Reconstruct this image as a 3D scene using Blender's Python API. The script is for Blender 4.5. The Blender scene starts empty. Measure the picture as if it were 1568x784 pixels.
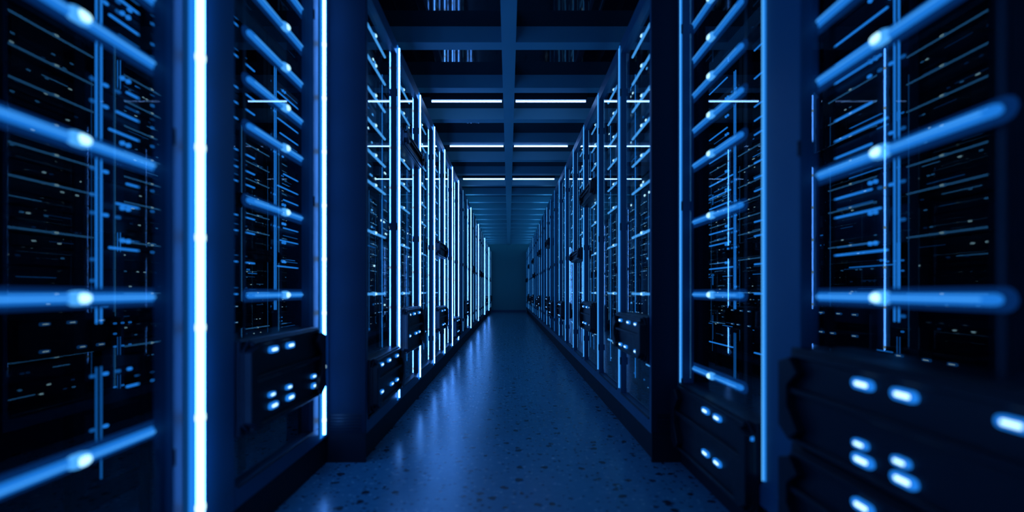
import bpy, bmesh, math, random
from mathutils import Vector, Matrix
random.seed(4)
scn = bpy.context.scene
CH = 1.1   # camera height

# ------------------------------------------------------------ materials
def newmat(name):
    m = bpy.data.materials.new(name); m.use_nodes = True
    nt = m.node_tree; nt.nodes.clear()
    out = nt.nodes.new('ShaderNodeOutputMaterial')
    return m, nt, out

def emis(name, col, st, sample=True):
    m, nt, out = newmat(name)
    e = nt.nodes.new('ShaderNodeEmission')
    e.inputs[0].default_value = (*col, 1); e.inputs[1].default_value = st
    nt.links.new(e.outputs[0], out.inputs[0])
    m.cycles.emission_sampling = 'AUTO' if sample else 'NONE'
    return m

def princ(name, col, rough, metal=0.0, spec=0.5, noise=0.0, nscale=8.0, bump=0.0):
    m, nt, out = newmat(name)
    p = nt.nodes.new('ShaderNodeBsdfPrincipled')
    p.inputs['Base Color'].default_value = (*col, 1)
    p.inputs['Roughness'].default_value = rough
    p.inputs['Metallic'].default_value = metal
    p.inputs['Specular IOR Level'].default_value = spec
    nt.links.new(p.outputs[0], out.inputs[0])
    if noise > 0:
        tc = nt.nodes.new('ShaderNodeTexCoord')
        n = nt.nodes.new('ShaderNodeTexNoise'); n.inputs['Scale'].default_value = nscale
        n.inputs['Detail'].default_value = 5
        nt.links.new(tc.outputs['Object'], n.inputs['Vector'])
        r = nt.nodes.new('ShaderNodeMapRange')
        r.inputs['To Min'].default_value = max(0.02, rough - noise)
        r.inputs['To Max'].default_value = min(1, rough + noise)
        nt.links.new(n.outputs[0], r.inputs['Value'])
        nt.links.new(r.outputs[0], p.inputs['Roughness'])
    return m

M_METAL = princ('rack_metal', (0.02, 0.13, 0.23), 0.42, 0.0, 0.35, 0.12, 6)
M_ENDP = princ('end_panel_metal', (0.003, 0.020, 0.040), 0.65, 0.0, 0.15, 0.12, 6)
M_DARK = princ('dark_plastic', (0.006, 0.012, 0.022), 0.38, 0.0, 0.35, 0.1, 20)
M_PLINTH = princ('plinth_black', (0.006, 0.014, 0.025), 0.6, 0, 0.3)
M_INNER = princ('rack_interior', (0.012, 0.025, 0.045), 0.35)
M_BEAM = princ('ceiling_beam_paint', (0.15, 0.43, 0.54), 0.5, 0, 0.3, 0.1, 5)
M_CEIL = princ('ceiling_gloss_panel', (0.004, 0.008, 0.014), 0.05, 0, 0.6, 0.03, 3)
M_WALL = princ('wall_paint', (0.12, 0.42, 0.46), 0.7, 0, 0.3, 0.1, 4)
M_SIDEW = princ('side_wall_paint', (0.012, 0.03, 0.045), 0.7)
M_WHITE = emis('led_tube_hot', (0.065, 0.28, 1.0), 19.0)
M_CEILT = emis('ceiling_tube_hot', (0.18, 0.42, 1.0), 13.0)
M_UPLIGHT = emis('added_uplight', (0.06, 0.34, 0.80), 16.0)  # for the uplights added out of sight on the rack tops
M_HALO = emis('led_halo_glow', (0.012, 0.21, 0.84), 1.0, False)  # halo of light around tubes and status LEDs, built as emissive shapes
M_BLUE = emis('led_bar_blue', (0.016, 0.23, 0.82), 1.0, False)
M_DOT = emis('led_dot_hot', (0.50, 0.85, 1.0), 2.2, False)
M_BRIGHT = emis('led_bar_bright', (0.08, 0.42, 1.0), 1.25, False)
M_DIM = emis('led_dim', (0.008, 0.13, 0.48), 0.7, False)
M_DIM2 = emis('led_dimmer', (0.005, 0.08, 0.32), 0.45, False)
M_BLOOM = emis('led_bar_bloom', (0.002, 0.035, 0.17), 0.7, False)  # bloom around the near bars, painted as a dim emissive backing

m, nt, out = newmat('door_glass'); M_GLASS = m
tr = nt.nodes.new('ShaderNodeBsdfTransparent'); tr.inputs[0].default_value = (0.80, 0.9, 0.97, 1)
gl = nt.nodes.new('ShaderNodeBsdfGlossy'); gl.inputs['Roughness'].default_value = 0.015
lw = nt.nodes.new('ShaderNodeLayerWeight'); lw.inputs[0].default_value = 0.5
pw = nt.nodes.new('ShaderNodeMath'); pw.operation = 'POWER'; pw.inputs[1].default_value = 4.0
ma = nt.nodes.new('ShaderNodeMath'); ma.operation = 'MULTIPLY_ADD'; ma.inputs[1].default_value = 0.82; ma.inputs[2].default_value = 0.10
mx = nt.nodes.new('ShaderNodeMixShader')
nt.links.new(lw.outputs['Facing'], pw.inputs[0]); nt.links.new(pw.outputs[0], ma.inputs[0])
nt.links.new(ma.outputs[0], mx.inputs[0]); nt.links.new(tr.outputs[0], mx.inputs[1])
nt.links.new(gl.outputs[0], mx.inputs[2]); nt.links.new(mx.outputs[0], out.inputs[0])

# terrazzo floor
m, nt, out = newmat('terrazzo_floor'); M_FLOOR = m
p = nt.nodes.new('ShaderNodeBsdfPrincipled'); nt.links.new(p.outputs[0], out.inputs[0])
tc = nt.nodes.new('ShaderNodeTexCoord')
def chips(scale, thr, frac):
    v = nt.nodes.new('ShaderNodeTexVoronoi'); v.inputs['Scale'].default_value = scale
    nz = nt.nodes.new('ShaderNodeTexNoise'); nz.inputs['Scale'].default_value = scale*2.2
    mp = nt.nodes.new('ShaderNodeVectorMath'); mp.operation = 'MULTIPLY_ADD'
    mp.inputs[1].default_value = (0.6/scale,)*3
    nt.links.new(tc.outputs['Object'], nz.inputs['Vector'])
    nt.links.new(nz.outputs['Color'], mp.inputs[0]); nt.links.new(tc.outputs['Object'], mp.inputs[2])
    nt.links.new(mp.outputs[0], v.inputs['Vector'])
    a = nt.nodes.new('ShaderNodeMath'); a.operation = 'LESS_THAN'; a.inputs[1].default_value = thr
    nt.links.new(v.outputs['Distance'], a.inputs[0])
    s = nt.nodes.new('ShaderNodeSeparateColor'); nt.links.new(v.outputs['Color'], s.inputs[0])
    b = nt.nodes.new('ShaderNodeMath'); b.operation = 'LESS_THAN'; b.inputs[1].default_value = frac
    nt.links.new(s.outputs[0], b.inputs[0])
    c = nt.nodes.new('ShaderNodeMath'); c.operation = 'MULTIPLY'
    nt.links.new(a.outputs[0], c.inputs[0]); nt.links.new(b.outputs[0], c.inputs[1])
    return c.outputs[0]
def mixc(f, a, b):
    x = nt.nodes.new('ShaderNodeMix'); x.data_type = 'RGBA'
    nt.links.new(f, x.inputs['Factor'])
    if isinstance(a, tuple): x.inputs['A'].default_value = a
    else: nt.links.new(a, x.inputs['A'])
    x.inputs['B'].default_value = b
    return x.outputs['Result']
n0 = nt.nodes.new('ShaderNodeTexNoise'); n0.inputs['Scale'].default_value = 25; n0.inputs['Detail'].default_value = 6
nt.links.new(tc.outputs['Object'], n0.inputs['Vector'])
c0 = mixc(n0.outputs[0], (0.055, 0.23, 0.34, 1), (0.10, 0.36, 0.52, 1))
c1 = mixc(chips(13, 0.30, 0.36), c0, (0.012, 0.04, 0.06, 1))
c2 = mixc(chips(30, 0.32, 0.35), c1, (0.02, 0.08, 0.12, 1))
c3 = mixc(chips(27, 0.25, 0.2), c2, (0.22, 0.50, 0.64, 1))
nt.links.new(c3, p.inputs['Base Color'])
rr = nt.nodes.new('ShaderNodeMapRange'); rr.inputs['To Min'].default_value = 0.17; rr.inputs['To Max'].default_value = 0.33
nt.links.new(n0.outputs[0], rr.inputs['Value']); nt.links.new(rr.outputs[0], p.inputs['Roughness'])

# ------------------------------------------------------------ mesh builder
class MB:
    def __init__(s): s.v=[]; s.f=[]; s.mi=[]; s.mats=[]; s.sm=[]
    def mat(s, m):
        if m not in s.mats: s.mats.append(m)
        return s.mats.index(m)
    def box(s, x0,x1,y0,y1,z0,z1,m):
        x0,x1=min(x0,x1),max(x0,x1); y0,y1=min(y0,y1),max(y0,y1)
        b=len(s.v); k=s.mat(m)
        s.v += [(x0,y0,z0),(x1,y0,z0),(x1,y1,z0),(x0,y1,z0),(x0,y0,z1),(x1,y0,z1),(x1,y1,z1),(x0,y1,z1)]
        for q in [(0,3,2,1),(4,5,6,7),(0,1,5,4),(1,2,6,5),(2,3,7,6),(3,0,4,7)]:
            s.f.append(tuple(b+i for i in q)); s.mi.append(k); s.sm.append(False)
    def pane(s, x, y0,y1,z0,z1,m):
        b=len(s.v); k=s.mat(m)
        s.v += [(x,y0,z0),(x,y1,z0),(x,y1,z1),(x,y0,z1)]
        s.f.append((b,b+1,b+2,b+3)); s.mi.append(k); s.sm.append(False)
    def capsule(s, a, b_, r, m, seg=10, caps=True):
        a=Vector(a); b_=Vector(b_); d=(b_-a).normalized()
        u = d.orthogonal().normalized(); w = d.cross(u)
        k=s.mat(m); base=len(s.v)
        rings=[]
        for c,t in ((a,-1),(b_,1)):
            if caps: angs = (70,35,0) if t<0 else (0,35,70)
            else: angs=(0,)
            for an in angs:
                an=math.radians(an)
                rings.append((c+d*t*r*math.sin(an), r*math.cos(an)))
        for c,rad in rings:
            for i in range(seg):
                th=2*math.pi*i/seg
                s.v.append(tuple(c+u*rad*math.cos(th)+w*rad*math.sin(th)))
        for j in range(len(rings)-1):
            for i in range(seg):
                i2=(i+1)%seg
                s.f.append((base+j*seg+i, base+j*seg+i2, base+(j+1)*seg+i2, base+(j+1)*seg+i)); s.mi.append(k); s.sm.append(True)
        s.f.append(tuple(base+i for i in reversed(range(seg)))); s.mi.append(k); s.sm.append(False)
        e=base+(len(rings)-1)*seg
        s.f.append(tuple(e+i for i in range(seg))); s.mi.append(k); s.sm.append(False)
    def prism(s, pts, x0, x1, m):   # pts in (y,z), extruded in x
        b=len(s.v); n=len(pts); k=s.mat(m)
        for x in (x0,x1):
            for y,z in pts: s.v.append((x,y,z))
        s.f.append(tuple(b+i for i in range(n))); s.mi.append(k); s.sm.append(False)
        s.f.append(tuple(b+n+i for i in reversed(range(n)))); s.mi.append(k); s.sm.append(False)
        for i in range(n):
            j=(i+1)%n
            s.f.append((b+i,b+n+i,b+n+j,b+j)); s.mi.append(k); s.sm.append(False)
    def oval(s, x0, x1, yc, zc, L, H, m, n=8):
        pts=[]; r=H/2; h=max(0,L/2-r)
        for i in range(n+1):
            t=-math.pi/2+math.pi*i/n; pts.append((yc+h+r*math.cos(t), zc+r*math.sin(t)))
        for i in range(n+1):
            t=math.pi/2+math.pi*i/n; pts.append((yc-h+r*math.cos(t), zc+r*math.sin(t)))
        s.prism(pts,x0,x1,m)
    def mesh(s, name):
        me=bpy.data.meshes.new(name); me.from_pydata(s.v,[],s.f)
        for m in s.mats: me.materials.append(m)
        for i,p_ in enumerate(me.polygons):
            p_.material_index=s.mi[i]; p_.use_smooth=s.sm[i]
        bm=bmesh.new(); bm.from_mesh(me); bmesh.ops.recalc_face_normals(bm,faces=bm.faces); bm.to_mesh(me); bm.free()
        return me

def addobj(name, me, parent=None, bevel=0.0):
    o=bpy.data.objects.new(name, me); scn.collection.objects.link(o)
    if parent: o.parent=parent
    if bevel:
        b=o.modifiers.new('bevel','BEVEL'); b.width=bevel; b.segments=1; b.limit_method='ANGLE'
    return o
def empty(name, loc):
    e=bpy.data.objects.new(name,None); e.empty_display_size=0.2; e.location=loc
    scn.collection.objects.link(e); return e

HT=3.15
BARZ=[0.16,0.62,1.08,1.53,1.88,2.10,2.32,2.54,2.76,2.98]

def device(mb, lm, s, P, ya, yb, zt, h, leds, xo=0.035, big=True):
    """rack device with handles that stands proud of the door; s=side sign, ya<yb"""
    zb=zt-h; X=lambda d: s*(P+d)
    L=yb-ya
    mb.box(X(-xo+0.02),X(0.22),ya,yb,zb,zt,M_DARK)
    c=min(0.05,h*0.2)
    mb.prism([(ya,zb+c),(ya+c,zb),(yb-c,zb),(yb,zb+c),(yb,zt-c),(yb-c,zt),(ya+c,zt),(ya,zt-c)],X(-xo+0.005),X(-xo+0.02),M_DARK)
    mb.box(X(-xo-0.012),X(-xo+0.01),ya+c,yb-c,zt-0.03,zt-0.01,M_DARK)
    mb.box(X(-xo-0.012),X(-xo+0.01),ya+c,yb-c,zb+0.01,zb+0.03,M_DARK)
    mb.box(X(-xo-0.018),X(-xo+0.01),ya+c,yb-c,zt-h*0.46,zt-h*0.40,M_DARK)
    for y0,sg in ((ya,1),(yb,-1)):
        mb.prism([(y0,zb+0.06),(y0+sg*0.06,zb+0.02),(y0+sg*0.11,zb+0.06),(y0+sg*0.05,zb+h*0.4),(y0+sg*0.05,zb+h*0.62),(y0+sg*0.11,zt-0.08),(y0+sg*0.06,zt-0.03),(y0,zt-0.05)],X(-xo-0.03),X(-xo+0.006),M_DARK)
    for (f,dz,l,hh) in leds:
        y=ya+f*L
        lm.oval(X(-xo-0.006),X(-xo+0.008),y,zt-dz,l*0.92,hh*1.12,M_HALO)
        lm.oval(X(-xo-0.008),X(-xo+0.004),y,zt-dz,l*0.55,hh*0.42,M_DOT)

def build_rack(s, P, y0, y1, post_w, strip, strip_y, bar_rng, bar_r, devs, barmat, skip=(), lead=0.03, inner='far', tube=0.009):
    X=lambda d: s*(P+d)
    fr=MB(); gl=MB(); led=MB(); st=MB(); dv=MB(); dl=MB(); inn=MB()
    fr.box(X(0),X(0.07),y0,y1,0.18,0.27,M_METAL)
    fr.box(X(0),X(0.07),y0,y1,HT-0.1,HT,M_METAL)
    fr.box(X(0),X(0.07),y1-post_w,y1,0.27,HT-0.1,M_METAL)
    if lead>0: fr.box(X(0),X(0.05),y0,y0+lead,0.27,HT-0.1,M_METAL)
    fr.box(X(0.02),X(0.09),y0,y1,0.0,0.18,M_PLINTH)
    fr.box(X(-0.006),X(0.0),y0+lead+0.01,y1-post_w-0.01,0.262,0.275,M_DARK)
    for z in (0.5,1.6,2.7):
        fr.box(X(-0.008),X(0.0),y1-post_w-0.004,y1-post_w+0.006,z,z+0.06,M_DARK)
    ga,gb=y0+lead,y1-post_w
    gl.pane(X(0.024),ga,gb,0.27,HT-0.1,M_GLASS)
    a,b=bar_rng
    zs=list(BARZ)
    for i,z in enumerate(zs):
        if i in skip: continue
        led.capsule((X(0.075),a,z),(X(0.075),b,z),bar_r,barmat)
        led.capsule((X(0.075-bar_r*0.93),a+0.02,z),(X(0.075-bar_r*0.93),b-0.02,z),bar_r*0.2,M_BRIGHT,seg=6,caps=False)
        if inner=='near':
            led.oval(X(0.088),X(0.092),(a+b)/2,z,(b-a)+bar_r*5,bar_r*4.2,M_BLOOM,n=6)  # soft glow of the bar, imitated by a wider emissive oval
        mid=(a+b)/2
        led.capsule((X(0.068),mid-0.014,z),(X(0.068),mid+0.014,z),bar_r*1.45,M_BRIGHT)
        led.capsule((X(0.058),mid-0.008,z),(X(0.058),mid+0.008,z),bar_r*1.05,M_DOT)
        for yy in (a+0.02,b-0.02):
            inn.box(X(0.092),X(0.12),yy-0.008,yy+0.008,z-0.008,z+0.008,M_DARK)
    for yy in (a+0.02,b-0.02):
        inn.box(X(0.11),X(0.135),yy-0.012,yy+0.012,0.2,HT-0.05,M_DARK)
    if strip=='white':
        if inner=='near':
            st.box(X(-0.002),X(0.0),strip_y-4.8*tube,strip_y+4.8*tube,0.2,HT-0.02,M_DIM2)  # outer bloom of the tube, imitated by a dim emissive plate
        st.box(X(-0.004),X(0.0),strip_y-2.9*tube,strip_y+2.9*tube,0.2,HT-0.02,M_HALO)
        st.capsule((X(-0.006-tube),strip_y,0.22),(X(-0.006-tube),strip_y,HT-0.04),tube,M_WHITE,seg=8,caps=False)
        for k in range(9):
            z=0.3+k*0.33
            st.capsule((X(-0.006-tube),strip_y,z),(X(-0.006-tube),strip_y,z+0.014),tube*1.3,M_DOT,seg=8)
    elif strip=='blue':
        st.box(X(-0.004),X(0.0),strip_y-0.010,strip_y+0.010,0.3,HT-0.02,M_BLUE)
        st.capsule((X(-0.008),strip_y,0.3),(X(-0.008),strip_y,HT-0.04),0.003,M_BRIGHT,seg=6,caps=False)
    elif strip=='thin':
        st.box(X(-0.004),X(0.0),strip_y-0.009,strip_y+0.009,0.3,HT-0.02,M_BRIGHT if s<0 else M_BLUE)
    for (zt,h,leds) in devs:
        device(dv,dl,s,P,ga+0.005,gb+0.03,zt,h,leds)
    if inner=='far':
        z=0.32
        while z<HT-0.25:
            h=random.choice((0.09,0.13,0.18,0.045))
            d=0.14+random.choice((0,0.01,0.02,0.05))
            inn.box(X(d),X(0.33),ga+0.01,gb-0.01,z,z+h-0.012,M_INNER)
            for q in range(random.choice((1,2,3,4))):
                yy=random.uniform(ga+0.08,gb-0.08)
                led.oval(X(d-0.004),X(d),yy,z+h*0.45,0.03,0.014,random.choice((M_DOT,M_BRIGHT,M_DIM)),n=4)
            if random.random()<0.6:
                l=random.uniform(0.1,0.3); yy=random.uniform(ga+0.05,gb-l-0.02)
                led.box(X(d-0.004),X(d),yy,yy+l,z+h*0.5,z+h*0.5+0.008,random.choice((M_BRIGHT,M_DIM,M_BLUE)))
            z+=h+0.004
        inn.box(X(0.33),X(0.35),y0,y1,0.18,HT,M_DARK)
        for yy in (ga+0.03,gb-0.06):
            led.box(X(0.10),X(0.105),yy,yy+0.008,0.4,HT-0.3,M_BLUE)
    res=[('frame',fr,0.004 if inner=='near' else 0),('glass_door',gl,0),('led_bars',led,0),('inner_rails',inn,0)]
    if st.v: res.append(('led_strip',st,0))
    if dv.v: res.append(('patch_panel',dv,0.003))
    if dl.v: res.append(('status_leds',dl,0))
    return [(n,mb.mesh('rack_'+n),bv) for n,mb,bv in res if mb.v]

def place(parts, loc, name='server_rack'):
    e=empty(name,loc)
    for n,me,bv in parts: addobj(n,me,e,bv)
    return e

def rowleds(fr1,fr2=None):
    out=[(f,0.065,0.085,0.026) for f in fr1]
    for f in (fr2 or fr1):
        out.append((f,0.33,0.085,0.026)); out.append((f-0.02,0.275,0.06,0.02))
    return out

# ------------------------------------------------------------ near racks
PL,PR=1.15,1.08
def near_left(y0,gend,y1,sy,bars,devs,tube=0.013):
    return build_rack(-1,PL,y0,y1,y1-gend,'white',sy,bars,0.0145,devs,M_BLUE,lead=0.0,inner='near',tube=tube)
dl2=[(CH-0.21,0.41,rowleds((0.30,0.51,0.94),(0.30,0.51,0.88)))]
place(near_left(0.71,1.566,1.92,1.677,(0.97,1.62),[]),(0,0,0))
place(near_left(1.925,2.69,2.925,2.81,(2.16,2.82),dl2,0.010),(0,0,0))
place(near_left(-0.50,0.35,0.705,0.46,(-0.24,0.41),[]),(0,0,0))
place(near_left(-1.71,-0.86,-0.505,-0.75,(-1.45,-0.8),[]),(0,0,0))
def near_right(y0,gend,y1,sy,bars,devs):
    return build_rack(1,PR,y0,y1,y1-gend,'blue',sy,bars,0.0145,devs,M_BLUE,lead=0.0,inner='near')
ledr=[(0.60,0.065,0.085,0.028),(0.45,0.065,0.085,0.028),(0.17,0.065,0.075,0.024),
      (0.60,0.29,0.085,0.028),(0.45,0.29,0.085,0.028),(0.61,0.245,0.06,0.022),(0.46,0.245,0.06,0.022)]
place(near_right(0.78,1.695,1.955,1.93,(1.085,1.735),[(CH-0.21,0.35,ledr),(CH-0.57,0.35,ledr)]),(0,0,0))
ledr2=[(0.51,0.065,0.085,0.026),(0.36,0.065,0.085,0.026),(0.04,0.065,0.085,0.026),(0.51,0.29,0.085,0.026),(0.36,0.29,0.085,0.026)]
place(near_right(1.96,2.84,2.925,2.86,(2.275,2.90),[(CH-0.57,0.41,ledr2)]),(0,0,0))
place(near_right(-0.42,0.50,0.775,0.75,(-0.1,0.55),[]),(0,0,0))
place(near_right(-1.65,-0.7,-0.425,-0.45,(-1.35,-0.7),[]),(0,0,0))

# ------------------------------------------------------------ far racks (shared meshes)
PF=0.92; Y0=2.94; PITCH=0.9; NF=23
far={}
fl=[(0.25,0.06,0.08,0.022),(0.5,0.06,0.08,0.022),(0.8,0.06,0.08,0.022),(0.25,0.25,0.08,0.022),(0.6,0.25,0.08,0.022),(0.8,0.25,0.08,0.022)]
for s in (-1,1):
    far[s]=[]
    specs=[[(CH-0.45,0.35,fl)],[(CH-0.15,0.40,fl),(2.5,0.15,[])],[],[(1.75,0.2,[]),(CH-0.2,0.32,fl)],[]]
    if s>0: specs=[[(CH-0.17,0.30,fl)],[],[(CH-0.12,0.33,fl),(2.3,0.18,[])],[(CH+0.55,0.15,[])],[]]
    for dv_ in specs:
        far[s].append(build_rack(s,PF,0,PITCH-0.003,0.10,'white' if s<0 else 'blue',0.835,(0.10,0.72),0.009,dv_,M_BRIGHT,lead=0.03,tube=0.0065))
    for dv_ in ([],[(CH-0.2,0.32,fl)],[(1.75,0.2,[])]):
        far[s].append(build_rack(s,PF,0,PITCH-0.003,0.10,'thin',0.835,(0.10,0.72),0.010,dv_,M_BRIGHT,lead=0.03,tube=0.0065))
first={}
for s in (-1,1):
    for i in range(NF):
        if i<6 or i in (8,11,15,19): k=(i%5) if i<6 else 2
        else: k=5+random.randrange(3)
        e=place(far[s][k],(0,Y0+0.012+i*PITCH,0))
        if i==0: first[s]=e

# end panels at the start of the far rows (part of the first rack)
for s in (-1,1):
    mb=MB(); x0,x1=s*PF,s*(PF+ (0.30))
    a,b=min(x0,x1),max(x0,x1)
    yf=-0.012
    mb.box(a,b,yf,0,0.18,HT+0.02,M_ENDP)
    mb.box(a,b,yf-0.004,0,0.0,0.18,M_PLINTH)
    mb.box(a+0.0,b,yf-0.003,yf,0.178,0.19,M_DARK)
    g0,g1=a+0.03,b-0.03
    for k in range(6):
        z=0.20+k*0.02
        mb.box(g0,g1,yf-0.003,yf-0.0003,z,z+0.009,M_DARK)
    addobj('end_panel',mb.mesh('end_panel'),first[s],0)

# ------------------------------------------------------------ rear rack rows (seen through the near racks)
def rear_rack(s,P,w,mat,mat2,seed):
    rnd=random.Random(seed)
    X=lambda d: s*(P+d)
    f=MB(); l=MB(); d=MB()
    for y in (0,w-0.05):
        f.box(X(0),X(0.05),y,y+0.05,0,HT,M_DARK)
        f.box(X(0.7),X(0.75),y,y+0.05,0,HT,M_DARK)
    for z in (0.1,HT-0.08):
        f.box(X(0),X(0.05),0.05,w-0.05,z,z+0.08,M_DARK)
    zs=[0.62,1.08,1.31,1.53,1.64,1.88,1.98,2.10,2.32,2.43,2.54,2.76,2.98]
    for z in zs:
        a=rnd.choice((0.2,0.24,0.3)); b=w-0.14
        l.capsule((X(0.02),a,z),(X(0.02),b,z),0.0065,mat,seg=6)
        if rnd.random()<0.5: l.capsule((X(0.02),a+0.05,z+0.045),(X(0.02),b-0.1,z+0.045),0.003,mat2,seg=6)
    for y in (0.10,0.125):
        z0=rnd.uniform(0.2,0.4)
        l.box(X(-0.004),X(0),y,y+0.008,z0,0.75,mat2); l.box(X(-0.004),X(0),y,y+0.008,0.95,HT-0.2,mat)
    z=0.2
    while z<HT-0.3:
        h=rnd.choice((0.05,0.1,0.14))
        if rnd.random()<0.35:
            d.box(X(0.06),X(0.5),0.06,w-0.06,z,z+h-0.01,M_INNER)
            for k in range(rnd.randint(1,4)):
                yy=0.15+k*0.07
                l.oval(X(0.054),X(0.06),yy,z+h*0.4,0.03,0.016,M_BLUE if (k%2 and mat is M_BLUE) else M_DIM,n=4)
        z+=h
    for k in range(10):
        z=1.35+k*0.16
        if rnd.random()<0.6:
            for dy in (0,0.035): l.oval(X(-0.002),X(0.01),w*0.32+dy,z,0.02,0.022,mat,n=4)
    return [('frame',f.mesh('rear_frame'),0.0),('led_bars',l.mesh('rear_leds'),0),('server_units',d.mesh('rear_units'),0)]
for s in (-1,1):
    va=[rear_rack(s,1.9,0.79,M_BLUE,M_DIM,11+k+s) for k in range(3)]
    for i in range(4):
        place(va[i%3],(0,(2.0 if s<0 else 2.12)+ i*0.8,0))
    vb=[rear_rack(s,3.0,0.79,M_DIM,M_DIM2,31+k+s) for k in range(2)]
    for i in range(5):
        place(vb[i%2],(0,3.4+i*0.8,0))

# ------------------------------------------------------------ room shell
YE=24.0; YB=-3.5; XW=4.2; ZC=3.53
def slab(name,x0,x1,y0,y1,z0,z1,m):
    mb=MB(); mb.box(x0,x1,y0,y1,z0,z1,m); return addobj(name,mb.mesh(name))
slab('floor',-XW,XW,YB,YE,-0.1,0,M_FLOOR)
slab('ceiling',-XW,XW,YB,YE,ZC+0.16,ZC+0.26,M_CEIL)
slab('wall_end',-XW,XW,YE,YE+0.1,0,ZC+0.26,M_WALL)
slab('wall_back',-XW,XW,YB-0.1,YB,0,ZC+0.26,M_SIDEW)
slab('wall_left',-XW-0.1,-XW,YB,YE,0,ZC+0.26,M_SIDEW)
slab('wall_right',XW,XW+0.1,YB,YE,0,ZC+0.26,M_SIDEW)
slab('baseboard_end',-0.92,0.92,YE-0.02,YE,0,0.12,M_METAL)
mb=MB()
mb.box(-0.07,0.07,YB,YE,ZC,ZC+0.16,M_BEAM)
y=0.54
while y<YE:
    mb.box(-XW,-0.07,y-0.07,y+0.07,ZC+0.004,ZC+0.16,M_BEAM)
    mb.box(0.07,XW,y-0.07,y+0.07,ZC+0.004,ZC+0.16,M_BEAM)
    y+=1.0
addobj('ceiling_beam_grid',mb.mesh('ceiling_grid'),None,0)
for y in (1.8,5.85,7.66,9.9):
    mb=MB(); hot=MB()
    for sg in (-1,1):
        a,b=sorted((sg*0.075,sg*1.0))
        mb.box(a,b,y-0.02,y+0.02,ZC+0.015,ZC+0.16,M_DARK)
        hot.capsule((a+0.015,y,ZC+0.0),(b-0.015,y,ZC+0.0),0.012,M_CEILT,seg=8,caps=False)
    e=empty('ceiling_tube_lamp',(0,0,0))
    addobj('housing',mb.mesh('lamp_housing'),e); addobj('tube',hot.mesh('lamp_tube'),e)
# unseen uplights added on the rack tops to brighten far ceiling and end wall
for sg in (-1,1):
    mb=MB(); hot=MB()
    a,b=sorted((sg*0.98,sg*1.04))
    mb.box(a,b,11.2,23.6,HT,HT+0.02,M_DARK)
    hot.box(a+0.01,b-0.01,11.22,23.58,HT+0.02,HT+0.03,M_UPLIGHT)
    e=empty('added_uplight',(0,0,0))
    addobj('channel',mb.mesh('added_uplight_channel'),e); addobj('diffuser',hot.mesh('added_uplight_diffuser'),e)

# ------------------------------------------------------------ world, camera
w=bpy.data.worlds.new('World'); scn.world=w; w.use_nodes=True
w.node_tree.nodes['Background'].inputs[0].default_value=(0.001,0.004,0.012,1)
w.node_tree.nodes['Background'].inputs[1].default_value=0.3
cam=bpy.data.cameras.new('camera'); co=bpy.data.objects.new('camera',cam); scn.collection.objects.link(co)
co.location=(0,0,CH); co.rotation_euler=(math.radians(90),0,0)
cam.sensor_width=36; cam.lens=700/1568*36; cam.shift_x=5/1568; cam.shift_y=54/1568
cam.clip_start=0.05
cam.dof.use_dof=True; cam.dof.focus_distance=7.0; cam.dof.aperture_fstop=0.7
scn.camera=co
scn.view_settings.view_transform='Standard'
scn.view_settings.look='None'
